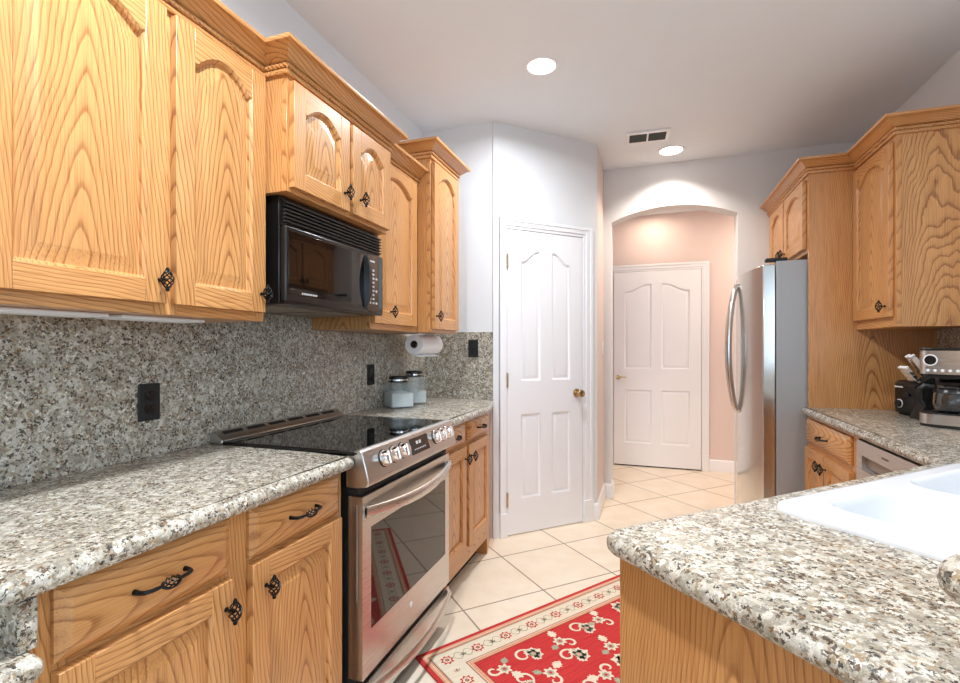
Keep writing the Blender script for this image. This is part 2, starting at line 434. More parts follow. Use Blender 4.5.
def door_mesh(w_, h, rise_=.05, sw=.055, kind='eyebrow'):
    m = MB(); T = .021
    m.box(0, sw, -T, 0, 0, h, 0); m.box(w_ - sw, w_, -T, 0, 0, h, 0)
    m.box(sw, w_ - sw, -T, 0, 0, sw, 1)
    zs = h - (.042 if rise_ else sw) - rise_
    top_rail(m, sw, w_ - sw, zs, rise_, kind, h, -T, 0, 1)
    m.box(sw - .002, w_ - sw + .002, -.004, -.001, sw, h - .03, 0)
    panel(m, sw, w_ - sw, sw, zs, rise_, kind, OAKP, 0)
    return m
def drawer_mesh(w_, h):
    m = MB()
    def r(i, y): return [(i, y, i), (w_ - i, y, i), (w_ - i, y, h - i), (i, y, h - i)]
    m.rings([r(0, 0), r(0, -.008), r(.004, -.011), (r(.020, -.0195)), r(.022, -.0205)], 0)
    return m
def cage(m, c, L, R, axis, bars=6, twist=1.2, r=.0017, n=12):
    for b in range(bars):
        pts = []
        for i in range(n + 1):
            t = i / n; a = 2 * pi * b / bars + twist * (t - .5) * pi; rr = R * sin(pi * t) ** .8 + .0015
            p, q, s_ = rr * cos(a), rr * sin(a), (t - .5) * L
            pts.append((c[0] + p, c[1] + q, c[2] + s_) if axis == 'z' else (c[0] + s_, c[1] + q, c[2] + p))
        m.tube(pts, r, 5)
def knob_mesh():
    m = MB(); cage(m, (0, -.026, 0), .044, .012, 'z', r=.0018)
    for s_ in (-1, 1): m.lathe([(0, -.007), (.0045, -.005), (.005, 0), (.0035, .005), (0, .007)], (0, -.026, s_ * .023), 'z', 10)
    m.lathe([(.0055, 0), (.0055, -.003), (.003, -.005), (.003, -.02), (.0045, -.024), (.002, -.027)], (0, 0, 0), 'y', 10)
    return m
def pull_mesh():
    m = MB(); L = .052
    for s_ in (-1, 1):
        m.tube([(s_ * L, 0, 0), (s_ * L, -.012, 0), (s_ * (L - .004), -.021, 0), (s_ * (L - .014), -.026, 0), (s_ * .018, -.028, 0)], [.0055, .0045, .0045, .004, .0035], 8)
    cage(m, (0, -.028, 0), .042, .0095, 'x', r=.0017)
    return m
KNOB = knob_mesh(); PULL = pull_mesh(); _kn = [None, None]
def knob(parent, x, z, y=-.021):
    if _kn[0] is None:
        o = KNOB.build('knob', IRON); _kn[0] = o
    else:
        o = _kn[0].copy(); COL.objects.link(o)
    o.parent = parent; o.location = (x, y, z); return o
def pull(parent, x, z):
    if _kn[1] is None:
        o = PULL.build('handle', IRON); _kn[1] = o
    else:
        o = _kn[1].copy(); COL.objects.link(o)
    o.parent = parent; o.location = (x, -.0205, z); return o

CROWN = [(0, 0), (.010, 0), (.0125, .004), (.0125, .012), (.009, .0145), (.009, .031), (.017, .033), (.022, .036), (.030, .042), (.046, .058), (.058, .065), (.066, .066), (.068, .070), (.068, .078), (0, .078)]
def rope(path, z, off, r=.0078):
    """twisted bead along a mitred path"""
    m = MB(); pts = []
    n = len(path)
    for i, p in enumerate(path):
        def nrm(a, b):
            d = hypot(b[0] - a[0], b[1] - a[1]); return ((b[1] - a[1]) / d, -(b[0] - a[0]) / d)
        n0 = nrm(path[i - 1], p) if i > 0 else None; n1 = nrm(p, path[i + 1]) if i < n - 1 else None
        n0 = n0 or n1; n1 = n1 or n0; k = 1 + n0[0] * n1[0] + n0[1] * n1[1]
        pts.append((p[0] + (n0[0] + n1[0]) / k * off, p[1] + (n0[1] + n1[1]) / k * off))
    for a, b in zip(pts, pts[1:]):
        L = hypot(b[0] - a[0], b[1] - a[1]); N_ = max(2, int(L / .0022)); d = ((b[0] - a[0]) / L, (b[1] - a[1]) / L); nn = (d[1], -d[0])
        rs = []
        for i in range(N_ + 1):
            s_ = L * i / N_; ring = []
            for j in range(10):
                th = 2 * pi * j / 10
                rr = r * (.66 + .42 * abs(sin(th + s_ * pi / .0145)))
                ring.append((a[0] + d[0] * s_ + nn[0] * rr * cos(th), a[1] + d[1] * s_ + nn[1] * rr * cos(th), z + rr * sin(th)))
            rs.append(ring)
        m.rings(rs)
    return m

def cabinet(name, label, loc, rz, w_, z0, z1, depth, doors=(), drawers=(), stiles=(), rails=(), crown=None, group=None, toe=0, left_foot=None, crown_z=None):
    """local frame: x along the face, front faces -y, face-frame front at y=0.
    doors: (x0,x1,z0,z1,rise,knob_x,knob_z); drawers: (x0,x1,z0,z1)"""
    t = thing(name, label, 'cabinet', loc, rz, group)
    b = MB(); b.box(0, w_, .019, depth, z0 + toe, z1)
    if toe: b.box(.0, w_, .07, depth, z0, z0 + toe, 1)
    b.build('carcass', [OV, BLKM], t, o=(w_ / 2, depth / 2, (z0 + z1) / 2))
    f = MB(); zb = z0 + toe
    for a, c in stiles: f.box(a, c, 0, .019, zb, z1, 0)
    for a, c, d, e in rails: f.box(a, c, 0, .019, d, e, 1)
    f.build('face_frame', [OV, OH], t, o=(w_ / 2, 0, (z0 + z1) / 2), bevel=.001, seg=1)
    for (x0, x1, a, c, rs, kx, kz) in doors:
        d = door_mesh(x1 - x0, c - a, rs).build('door', [OV, OH], t, loc=(x0, -.001, a), bevel=.003)
        dm = d  # mesh origin at the lower corner keeps the grain inside the leaf
        if kx is not None: knob(d, kx - x0, kz - a)
    for (x0, x1, a, c) in drawers:
        d = drawer_mesh(x1 - x0, c - a).build('drawer', OH, t, loc=(x0, -.001, a))
        pull(d, (x1 - x0) / 2, (c - a) / 2)
    if crown:
        zc = crown_z if crown_z is not None else z1
        path = crown
        m = MB().sweep(path, [(o_, zc - .004 + z_) for o_, z_ in CROWN])
        c = m.build('crown_molding', OH, t)
        rope(path, zc + .0185, .013).build('rope_bead', OH, c)
    return t
L90, R90 = radians(90), radians(-90)
# ---- upper cabinets on the left wall (local x = world y - y0)
zb = 1.335
A0 = -.25
cabinet('wall_cabinet', 'long oak upper cabinet nearest the camera, two tall arched doors above the counter', (.322, A0, 0), L90, 1.252 - A0, zb, 2.108, .322,
        doors=[(.535 - A0, .905 - A0, 1.362, 2.098, .05, .885 - A0, 1.418), (.930 - A0, 1.238 - A0, 1.362, 2.098, .05, 1.218 - A0, 1.418), (.15 - A0, .51 - A0, 1.362, 2.098, .05, .17 - A0, 1.418)],
        stiles=[(0, .17 - A0), (.49 - A0, .555 - A0), (.885 - A0, .95 - A0), (1.218 - A0, 1.252 - A0)],
        rails=[(.17 - A0, .49 - A0, zb, zb + .045), (.555 - A0, .885 - A0, zb, zb + .045), (.95 - A0, 1.218 - A0, zb, zb + .045),
               (.17 - A0, .49 - A0, 2.06, 2.108), (.555 - A0, .885 - A0, 2.06, 2.108), (.95 - A0, 1.218 - A0, 2.06, 2.108)],
        crown=[(0, 0), (1.252 - A0 - .0, 0)], crown_z=2.108)
cabinet('wall_cabinet', 'short two-door oak cabinet directly over the black microwave', (.41, 1.2535, 0), L90, .625, 1.742, 2.108, .41,
        doors=[(.010, .312, 1.755, 2.088, .042, .278, 1.815), (.332, .613, 1.755, 2.088, .042, .380, 1.818)],
        stiles=[(0, .03), (.295, .35), (.597, .625)],
        rails=[(.03, .295, 1.742, 1.78), (.35, .597, 1.742, 1.78), (.03, .295, 2.06, 2.108), (.35, .597, 2.06, 2.108)],
        crown=[(0, .087), (0, 0), (.625, 0), (.625, .087)], crown_z=2.108)
cabinet('wall_cabinet', 'narrow oak upper cabinet between the microwave and the taller end cabinet', (.322, 1.880, 0), L90, .455, zb, 2.108, .322,
        doors=[(.006, .419, 1.362, 2.098, .05, .142, 1.42)],
        stiles=[(0, .04), (.402, .455)], rails=[(.04, .402, zb, zb + .045), (.04, .402, 2.06, 2.108)],
        crown=[(.0, 0), (.455, 0)], crown_z=2.108)
cabinet('wall_cabinet', 'tallest oak end cabinet with its own crown, above the paper towels', (.40, 2.337, 0), L90, .365, zb, 2.245, .40,
        doors=[(.012, .352, 1.352, 2.225, .05, .032, 1.42)],
        stiles=[(0, .035), (.33, .365)], rails=[(.035, .33, zb, zb + .04), (.035, .33, 2.20, 2.245)],
        crown=[(0, .395), (0, 0), (.365, 0), (.365, .395)], crown_z=2.245)
# ---- base cabinets left
BX = .566; CT = .874
B0 = .489
cabinet('base_cabinet', 'oak base cabinet left of the range, two drawers over two doors', (BX, B0, 0), L90, 1.315 - B0, 0, CT, BX,
        doors=[(.524 - B0, .872 - B0, .14, .728, 0, .852 - B0, .668), (.932 - B0, 1.29 - B0, .14, .732, 0, .972 - B0, .668)],
        drawers=[(.524 - B0, .872 - B0, .742, .864), (.932 - B0, 1.29 - B0, .745, .866)],
        stiles=[(0, .06), (.85 - B0, .95 - B0), (1.27 - B0, 1.315 - B0)],
        rails=[(.06, .85 - B0, .10, .16), (.06, .85 - B0, .71, .76), (.06, .85 - B0, .85, CT), (.95 - B0, 1.27 - B0, .10, .16), (.95 - B0, 1.27 - B0, .71, .76), (.95 - B0, 1.27 - B0, .85, CT)], toe=.10)
B1 = 2.052
bc = cabinet('base_cabinet', 'oak base cabinet beyond the range, beside the white pantry door', (.548, B1, 0), L90, 2.835 - B1, 0, CT, .548,
        doors=[(2.075 - B1, 2.425 - B1, .19, .735, 0, 2.402 - B1, .672), (2.47 - B1, 2.815 - B1, .19, .735, 0, 2.495 - B1, .672)],
        drawers=[(2.075 - B1, 2.425 - B1, .75, .868), (2.47 - B1, 2.815 - B1, .752, .868)],
        stiles=[(0, .045), (2.40 - B1, 2.495 - B1), (2.79 - B1, 2.835 - B1)],
        rails=[(.045, 2.40 - B1, .10, .21), (.045, 2.40 - B1, .72, .76), (.045, 2.40 - B1, .85, CT), (2.495 - B1, 2.79 - B1, .10, .21), (2.495 - B1, 2.79 - B1, .72, .76), (2.495 - B1, 2.79 - B1, .85, CT)], toe=.10)
# the slanted end panel that closes the corner by the pantry
MB().prism([(2.837 - B1, 0), (2.837 - B1, .548), (3.085 - B1, .548), (3.085 - B1, .06)], 0, CT).build('end_panel', OV, bc)
# ---- right run
PY = 3.27
oc = cabinet('refrigerator_cabinet', 'oak cabinet with two small arched doors above the refrigerator and a tall side panel', (2.34, 4.236, 0), R90, 4.236 - PY - .022, 1.80, 2.25, .60,
        doors=[(.10, .485, 1.825, 2.225, .05, .462, 1.87), (.505, .925, 1.825, 2.225, .05, .53, 1.87)],
        stiles=[(0, .12), (.465, .525), (.905, .944)], rails=[(.12, .465, 1.80, 1.845), (.525, .905, 1.80, 1.845), (.12, .465, 2.205, 2.25), (.525, .905, 2.205, 2.25)],
        crown=[(.0, 0), (.9665, 0), (.9665, .228)], crown_z=2.25)
MB().box(0, .605, 0, .02, 0, 2.249).build('side_panel', OV, oc, loc=(4.236 - PY, 0, 0), rotz=radians(90))
UY = 2.80
cabinet('wall_cabinet', 'oak upper cabinet with one arched door above the coffee maker', (2.568, PY - .001, 0), R90, PY - .001 - UY, 1.352, 2.25, .376,
        doors=[(.012, .445, 1.40, 2.222, .06, .41, 1.452)],
        stiles=[(0, .03), (.425, .469)], rails=[(.03, .425, 1.352, 1.42), (.03, .425, 2.205, 2.25)],
        crown=[(.0, 0), (.469, 0), (.469, .373)], crown_z=2.25)
cabinet('base_cabinet', 'oak base cabinet beside the dishwasher, one drawer over a pair of doors', (2.335, PY - .002, 0), R90, .725, 0, CT, .605,
        doors=[(.02, .335, .14, .70, 0, .30, .64), (.345, .68, .14, .70, 0, .375, .64)],
        drawers=[(.03, .665, .725, .855)],
        stiles=[(0, .04), (.65, .725)], rails=[(.04, .65, .10, .16), (.04, .65, .69, .74), (.04, .65, .845, CT)], toe=.10)

# ------------------------------------------------------------------ granite
def offset_poly(pts, ds):
    out = []; n = len(pts)
    for i in range(n):
        a, p, b = pts[i - 1], pts[i], pts[(i + 1) % n]
        def nr(u, v):
            d = hypot(v[0] - u[0], v[1] - u[1]); return ((v[1] - u[1]) / d, -(v[0] - u[0]) / d)
        n0, n1 = nr(a, p), nr(p, b); d0, d1 = ds[i - 1], ds[i]
        det = n0[0] * n1[1] - n0[1] * n1[0]
        if abs(det) < 1e-4: out.append((p[0] + n1[0] * d1, p[1] + n1[1] * d1)); continue
        out.append((p[0] + (d0 * n1[1] - d1 * n0[1]) / det, p[1] + (n0[0] * d1 - n1[0] * d0) / det))
    return out
NOSE = [(-.02, 0), (-.008, .002), (-.002, .009), (0, .017), (-.001, .025), (-.006, .032), (-.012, .0355), (-.0135, .0385), (-.022, .040)]
def slab(pts, z0, flags, rad=None, t=.04):
    """flags: which edges carry the rounded nose (counter-clockwise outline)"""
    P, src = round_poly(pts, rad or {})
    fl = []
    n = len(P)
    for i in range(n):
        s0, s1 = src[i], src[(i + 1) % n]
        fl.append(True if s0 == s1 else flags[s0])
    m = MB()
    m.rings([[(q[0], q[1], z0 + z * t / .04) for q in offset_poly(P, [d if f else 0.0 for f in fl])] for d, z in NOSE])
    return m
ct = slab([(.001, .43), (.612, .43), (.612, 1.325), (.06, 1.325), (.06, 1.327), (.001, 1.327)], CT + .0005, [1, 1, 0, 0, 0, 0], {1: .03, 2: .012}).build('countertop', GR)
tag(ct, 'speckled granite counter left of the range, in the left foreground', 'countertop')
ct = slab([(.001, 2.048), (.602, 2.048), (.602, 2.76), (.512, 3.087), (.001, 3.087)], CT + .0005, [0, 1, 1, 0, 0], {1: .01, 2: .035}).build('countertop', GR)
tag(ct, 'short granite counter beyond the range, holding the glass canisters', 'countertop')
def pen(d, p): return (R2 * d + R2 * p + .2345, R2 * d - R2 * p - .2345)   # d along the peninsula, p across it
PD0 = 1.658; PB = .545
A_ = pen(PD0 - .012, -.012); j = (2.300, 2.300 - .469 + .012 * sqrt(2))
back0 = pen(PD0 - .012, PB)
xr = RW - .001
tj = (xr, xr - .469 - PB * sqrt(2))
# right + peninsula counter, cut for the sink: two outlines joined by bands would be fussy, so the sink bowl sits through a real hole
SK = dict(d0=2.038, d1=2.872, p0=.052, p1=.486)
def counter_with_hole():
    outer = [A_, back0, tj, (xr, PY - .002), (2.300, PY - .002), j]
    flags = [1, 0, 0, 0, 1, 1]
    P, src = round_poly(outer, {0: .035, 4: .012})
    n = len(P); fl = [True if src[i] == src[(i + 1) % n] else bool(flags[src[i]]) for i in range(n)]
    z0 = CT + .0005
    rs = [[(q[0], q[1], z0 + z) for q in offset_poly(P, [d if f else 0.0 for f in fl])] for d, z in NOSE]
    m = MB(); m.rings(rs, 0, cap0=False, cap1=False)
    me = bpy.data.meshes.new('tmp'); bm = bmesh.new()
    hole = [pen(SK['d0'] + .03, SK['p0'] + .03), pen(SK['d1'] - .03, SK['p0'] + .03), pen(SK['d1'] - .03, SK['p1'] - .03), pen(SK['d0'] + .03, SK['p1'] - .03)]
    for ring, zz in ((rs[-1], z0 + .04), (rs[0], z0)):
        bm.clear()
        vs_ = [bm.verts.new((q[0], q[1], zz)) for q in ring]; hs = [bm.verts.new((q[0], q[1], zz)) for q in hole]
        es = [bm.edges.new((vs_[i], vs_[(i + 1) % len(vs_)])) for i in range(len(vs_))] + [bm.edges.new((hs[i], hs[(i + 1) % 4])) for i in range(4)]
        bmesh.ops.triangle_fill(bm, use_beauty=True, edges=es)
        bm.verts.index_update()
        m.add([v.co[:] for v in bm.verts], [[v.index for v in f.verts] for f in bm.faces])
    m.add([(q[0], q[1], z0 + h) for h in (0, .04) for q in hole], [(i, (i + 1) % 4, 4 + (i + 1) % 4, 4 + i) for i in range(4)])
    bm.free()
    # weld
    return m
cm = counter_with_hole()
cto = cm.build('countertop', GR)
bm = bmesh.new(); bm.from_mesh(cto.data); bmesh.ops.remove_doubles(bm, verts=bm.verts, dist=1e-5); bmesh.ops.recalc_face_normals(bm, faces=bm.faces); bm.to_mesh(cto.data); bm.free()
cto.data.set_sharp_from_angle(angle=radians(35))
tag(cto, 'granite counter with rounded corner carrying the white sink, running along the right wall', 'countertop')
# backsplashes
bs = MB().prism([(-.25, .9155), (3.0885, .9155), (3.0885, 1.333), (1.879, 1.333), (1.879, 1.391), (1.2535, 1.391), (1.2535, 1.333), (-.25, 1.333)], .0005, .0015, 'x').box(.0015, .02, -.25, 3.0885, .9155, 1.333).box(.0015, .02, 1.2535, 1.879, 1.333, 1.391).build('backsplash', GR); tag(bs, 'granite backsplash slab on the left wall behind the range', 'backsplash')
bs = MB().box(.0205, .508, 3.069, 3.0885, .9155, 1.358).build('backsplash', GR); tag(bs, 'narrow granite backsplash on the end wall beside the pantry door', 'backsplash')
bs = MB().box(RW - .02, RW - .0005, 1.60, PY - .001, .9155, 1.35).build('backsplash', GR); tag(bs, 'granite backsplash on the right wall behind the coffee maker', 'backsplash')
# lower desk ledge at the near left end
ld = slab([(.001, -.45), (.632, -.45), (.632, .487), (.001, .487)], .757, [1, 1, 0, 0], {2: .02}).build('desk_ledge', GR)
tag(ld, 'lower rounded granite ledge at the bottom left corner, below the counter end', 'ledge')
rs_ = MB().box(.001, .603, .462, .4875, .7975, .874).build('granite_riser', GR, bevel=.002); tag(rs_, 'upright granite strip between the left counter end and the lower ledge', 'riser')
dk = MB().box(.02, .55, -.44, -.1, 0, .757).build('desk_pedestal', OV); tag(dk, 'oak desk pedestal under the lower granite ledge', 'cabinet')
# raised bar
bar = slab([(0, -.365), (1.415, -.365), (1.415, 0), (0, 0)], 0, [1, 1, 1, 1], {0: .035, 3: .035}).build('bar_top', GR, loc=(*pen(1.585, .495), 1.03), rotz=radians(45))
tag(bar, 'rounded end of the raised granite bar at the right edge', 'bar top')
struct(MB().box(.165, 1.56, -.185, -.065, 0, 1.0295).build('wall_bar', WALL, loc=(*pen(1.585, .495), 0), rotz=radians(45)))
# peninsula base
pb = thing('peninsula_cabinet', 'oak peninsula cabinet with a plain end panel under the sink counter', 'cabinet', (0, 0, 0))
q = [pen(PD0 + .022, .008), pen(PD0 + .028, .545), pen(PD0 + .048, .545), pen(PD0 + .048, .016)]
ep = MB().box(0, .529, 0, .02, 0, CT).build('end_panel', OV, pb, loc=(q[0][0], q[0][1], 0), rotz=radians(-45))
bq = [pen(PD0 + .049, .035), pen(PD0 + .049, .545), pen(2.0, .545), pen(2.0, .035)]
bd = MB().prism(bq, 0, CT)
bq = [pen(2.0, .035), pen(2.0, .055), pen(2.85, .055), pen(2.85, .035)]
bd.prism(bq, 0, CT); bq = [pen(2.0, .525), pen(2.0, .545), pen(2.95, .545), pen(2.95, .525)]
bd.prism(bq, 0, CT).build('carcass', OV, pb)

# ------------------------------------------------------------------ sink (local x = d, y = -p)
def sink():
    t = thing('sink', 'white enamel double-bowl sink set in the granite peninsula', 'sink', (*pen(SK['d0'], SK['p0']), .9145), radians(45))
    W, D = SK['d1'] - SK['d0'], SK['p1'] - SK['p0']
    H = .018
    def loop(x0, x1, y0, y1, r, z): return [(x, -D + y if False else y, z) for x, y in rrect(x0, x1, y0, y1, r, 6)]
    m = MB()
    out = [(0, 0), (.000, .006), (.003, .012), (.010, .0165), (.02, .018)]
    rs = [loop(i, W - i, -D + i, -i, .045 - i * .5, z) for i, z in out]
    m.rings(rs, 0, cap0=False, cap1=False)
    # deck with two bowl openings
    bowls = [(.070, .366), (.406, W - .055)]
    y0, y1 = -D + .05, -.05
    bm = bmesh.new(); es = []
    lp = [loop(.02, W - .02, -D + .02, -.02, .035, H)] + [loop(a, b, y0, y1, .07, H - (.0)) for a, b in bowls]
    for l in lp:
        v = [bm.verts.new(c) for c in l]; es += [bm.edges.new((v[i], v[(i + 1) % len(v)])) for i in range(len(v))]
    bmesh.ops.triangle_fill(bm, use_beauty=True, edges=es); bm.verts.index_update()
    m.add([v.co[:] for v in bm.verts], [[v.index for v in f.verts] for f in bm.faces]); bm.free()
    rim = m.build('rim', ENAMEL, t, angle=50)
    for a, b in bowls:
        k = MB()
        pr = [(0, H), (.004, H - .002), (.010, H - .008), (.014, H - .02), (.022, -.12), (.034, -.155), (.06, -.168), (.10, -.17)]
        k.rings([loop(a + i, b - i, y0 + i, y1 - i, max(.07 - i * .3, .03), z) for i, z in pr], 0, cap0=False)
        bo = k.build('bowl', ENAMEL, t, angle=60)
        MB().lathe([(.0, -.169), (.042, -.169), (.044, -.1675), (.036, -.1665), (.02, -.168), (0, -.168)], ((a + b) / 2, (y0 + y1) / 2, 0), 'z', 20).build('drain', CHROME, bo)
sink()

# ------------------------------------------------------------------ range
def stove():
    y0, w_ = 1.337, .705
    t = thing('range', 'stainless steel slide-in range with black glass cooktop and oven', 'range', (.575, y0, 0), L90)
    # local: x along width, front -y (world x = .575 - y)
    MB().box(.004, w_ - .004, 0, .56, .08, .90).build('body', BLKM, t)
    MB().box(.02, w_ - .02, .04, .5, 0, .08).build('plinth', BLKM, t)
    MB().box(-.012, w_ + .008, -.045, .50, .9155, .927).build('cooktop', BGLASS, t, bevel=.003)
    # rear vent trim
    v = MB(); v.prism([(.50, .9155), (.554, .9155), (.554, .952), (.545, .957), (.515, .940), (.50, .927)], -.012, w_ + .008, 'x')
    tr = v.build('rear_trim', STEELH, t, bevel=.002)
    for i in range(6):
        x0 = .02 + i * .112
        MB().prism([(.5235, .9445), (.537, .9525), (.537, .9535), (.5235, .9455)], x0, x0 + .090, 'x').build('vent_slot', BLKM, tr)
    # front control panel, sloping
    prof = [(-.046, .927), (-.040, .934), (-.052, .934), (-.066, .915), (-.088, .84), (-.090, .822), (-.082, .812), (-.04, .806), (-.002, .806), (-.002, .915), (-.03, .9155)]
    cp = MB().prism([(-.03, .929), (-.05, .932), (-.06, .926), (-.084, .842), (-.085, .828), (-.076, .818), (-.04, .812), (-.002, .812), (-.002, .914), (-.03, .914)], -.012, w_ + .008, 'x')
    c = cp.build('control_panel', STEELH, t, bevel=.003)
    import mathutils
    nrm = mathutils.Vector((0, -.084, .024)).normalized()
    def onp(u, s_): # along width, down the slope 0..1
        return (u, -.06 - .024 * s_, .926 - .084 * s_)
    tilt = math.atan2(.024, .084)
    for i, u in enumerate([.10, .165, .23, .515, .575, .635]):
        p = onp(u, .47)
        k = MB().lathe([(.027, 0), (.027, -.004), (.024, -.006), (.0235, -.022), (.021, -.026), (0, -.027)], (0, 0, 0), 'y', 24)
        k.box(-.003, .003, -.030, -.02, -.020, .020)
        ko = k.build('knob', CHROME, c, loc=p, rot=(-tilt, 0, 0))
        MB().lathe([(.0295, .001), (.0295, -.0025), (.026, -.003)], (0, 0, 0), 'y', 24).build('knob_ring', BLKM, ko)
    p = onp(.37, .5)
    d = MB().box(-.075, .075, -.0015, .002, -.030, .030).build('display', BGLASS, c, loc=p, rot=(-tilt, 0, 0))
    g = MB()
    for i in range(7): g.box(-.05 + i * .014, -.043 + i * .014, -.0021, -.0012, -.016, -.011)
    g.box(-.03, -.012, -.0021, -.0012, .004, .016); g.box(-.006, .012, -.0021, -.0012, .004, .016)
    g.build('display_print', LTGREY, d)
    MB().box(0, w_ - .004, -.04, -.001, .785, .811).build('shadow_gap', BLKM, t)
    # oven door
    X0, X1, Z0, Z1 = 0.0, w_ - .004, .205, .782
    fr = MB(); wx0, wx1, wz0, wz1 = .05, w_ - .045, .345, .675
    fr.box(X0, wx0, -.055, -.003, Z0, Z1).box(wx1, X1, -.055, -.003, Z0, Z1).box(wx0, wx1, -.055, -.003, Z0, wz0).box(wx0, wx1, -.055, -.003, wz1, Z1)
    dr = fr.build('oven_door', STEELH, t)
    MB().box(wx0, wx1, -.054, -.04, wz0, wz1).build('window', WINGL, dr)
    MB().lathe([(.010, 0), (.010, -.0015), (0, -.002)], (w_ * .47, -.055, .285), 'y', 20).build('badge', PAPER, dr)
    # bowed strap handles
    def strap(x0, x1, za, bow, hh, yb):
        rs = []
        n = 20
        for i in range(n + 1):
            u = i / n; x = x0 + (x1 - x0) * u; b = bow * (1 - (2 * u - 1) ** 2); y = yb - .006 - b; z = za - b * .35
            h_ = hh * (.75 + .25 * (1 - (2 * u - 1) ** 2))
            rs.append([(x, y, z), (x, y - .006, z - .004), (x, y - .010, z - h_ * .5), (x, y - .006, z - h_ + .004), (x, y, z - h_), (x, y + .005, z - h_ * .5)])
        return MB().rings(rs)
    h = strap(.008, X1 - .008, .752, .042, .042, -.055).build('handle', STEELH, dr, angle=60)
    for xm_ in (.008, X1 - .03): MB().box(xm_, xm_ + .022, -.066, -.055, .715, .75).build('mount', STEELH, h)
    MB().box(-.0015, 0, -.035, -.012, .45, .755).build('side_vent', STEEL, dr)
    # storage drawer
    MB().box(X0, X1, -.03, -.001, .185, .205).build('lower_gap', BLKM, t)
    dw = MB().prism([(-.055, .186), (-.001, .186), (-.001, .06), (-.04, .06), (-.055, .08)], X0, X1, 'x').build('storage_drawer', STEELH, t)
    strap(.008, X1 - .008, .178, .034, .045, -.055).build('handle', STEELH, dw, angle=60)
stove()

# ------------------------------------------------------------------ microwave
def microwave():
    y0, w_ = 1.272, .605
    z0, z1 = 1.392, 1.728
    t = thing('microwave', 'black over-the-range microwave mounted under the short oak cabinet', 'microwave', (.365, y0, 0), L90)
    MB().box(0, w_, 0, .362, z0, z1 + .012).build('body', BLK, t, bevel=.003)
    g = MB(); g.box(0, w_, -.006, 0, 1.645, z1)
    gr = g.build('vent_grille', BLK, t)
    s_ = MB()
    for i in range(6):
        z = 1.655 + i * .0122
        s_.prism([(-.006, z), (-.018, z + .001), (-.020, z + .004), (-.006, z + .0085)], .012, w_ - .004, 'x')
    s_.build('slats', SLAT, gr)
    dx = .475
    d = MB().box(0, dx, -.026, -.001, z0 + .006, 1.643).build('door', BLK, t, bevel=.006, seg=3)
    MB().box(.012, dx - .025, -.0275, -.025, z0 + .03, 1.628).build('window', BGLASS, d, bevel=.001)
    lg = MB()
    for i in range(9): lg.box(.075 + i * .009, .081 + i * .009, -.0282, -.0274, z0 + .036, z0 + .042)
    lg.build('logo', LTGREY, d)
    rs = []
    for i in range(17):
        u = i / 16; z = 1.412 + .216 * u; b = .020 * sin(pi * u) ** .6; w2 = .007 + .008 * sin(pi * u)
        rs.append([(dx - .012 - w2, -.026, z), (dx - .012 - w2 * .6, -.032 - b, z), (dx - .012 + w2 * .6, -.032 - b, z), (dx - .012 + w2, -.026, z)])
    MB().rings(rs).build('handle', BLK, d, angle=50)
    c = MB().box(dx + .002, w_, -.024, -.001, z0 + .006, 1.643).build('control_panel', BGLASS, t, bevel=.005, seg=3)
    k = MB()
    for r_ in range(9):
        for q_ in range(2 if r_ % 3 else 3):
            k.box(dx + .02 + q_ * .024, dx + .033 + q_ * .024, -.0252, -.0238, 1.435 + r_ * .017, 1.443 + r_ * .017)
    k.build('keypad', LTGREY, c); MB().box(dx + .025, dx + .06, -.0252, -.0238, 1.608, 1.615).build('display', LTGREY, c)
    MB().box(dx + .09, w_ - .012, -.0252, -.0238, 1.42, 1.63).build('key_strip', DARKV, c)
    for a, b in ((.03, .28), (.32, .56)):
        MB().box(a, b, .06, .30, z0 - .004, z0 + .001).build('grease_filter', GREYM, t)
    MB().box(.0, w_, -.02, 0, z0 - .001, z0 + .006).build('lower_lip', BLK, t)
microwave()

# ------------------------------------------------------------------ refrigerator
def fridge():
    yn, yf, xb = 3.305, 4.215, 2.185
    W = yf - yn
    t = thing('refrigerator', 'stainless side-by-side refrigerator with a grey side beside the oak panel', 'refrigerator', (xb, yf, 0), R90)
    # local x: 0 far .. W near ; front -y ; world x = xb + y
    MB().box(0, W, 0, .70, .04, 1.765).build('body', FGREY, t, bevel=.004)
    MB().box(.03, W - .03, .02, .65, 0, .04).build('plinth', BLKM, t)
    split = .38
    def front(x): return -.068 - .055 * (1 - ((x - W / 2) / (W / 2)) ** 2)
    def leaf(a, b):
        n = 14; pts = [(a + (b - a) * i / n) for i in range(n + 1)]
        poly = [(b, -.004), (a, -.004)] + [(x, front(x)) for x in pts]
        return MB().prism(poly, .06, 1.745)
    for a, b, hx in ((.002, split - .004, split - .045), (split + .004, W - .002, split + .045)):
        d = leaf(a, b).build('door', STEELD, t, bevel=.004, angle=25)
        pts = []; n = 22
        for i in range(n + 1):
            u = i / n; z = .82 + .86 * u; bow = sin(pi * u)
            sgn = -1 if hx < split else 1
            pts.append((hx - sgn * .02 + sgn * .028 * bow, front(hx) - .012 - .05 * bow ** .7, z))
        pts = [(pts[0][0], front(hx) + .004, pts[0][2])] + pts + [(pts[-1][0], front(hx) + .004, pts[-1][2])]
        MB().tube(pts, .012, 10, flat=1.5).build('handle', STEELD, d)
    for x in (.04, W - .06):
        MB().box(x, x + .05, -.05, .06, 1.7655, 1.785).build('hinge_cover', BLKM, t, bevel=.003)
fridge()

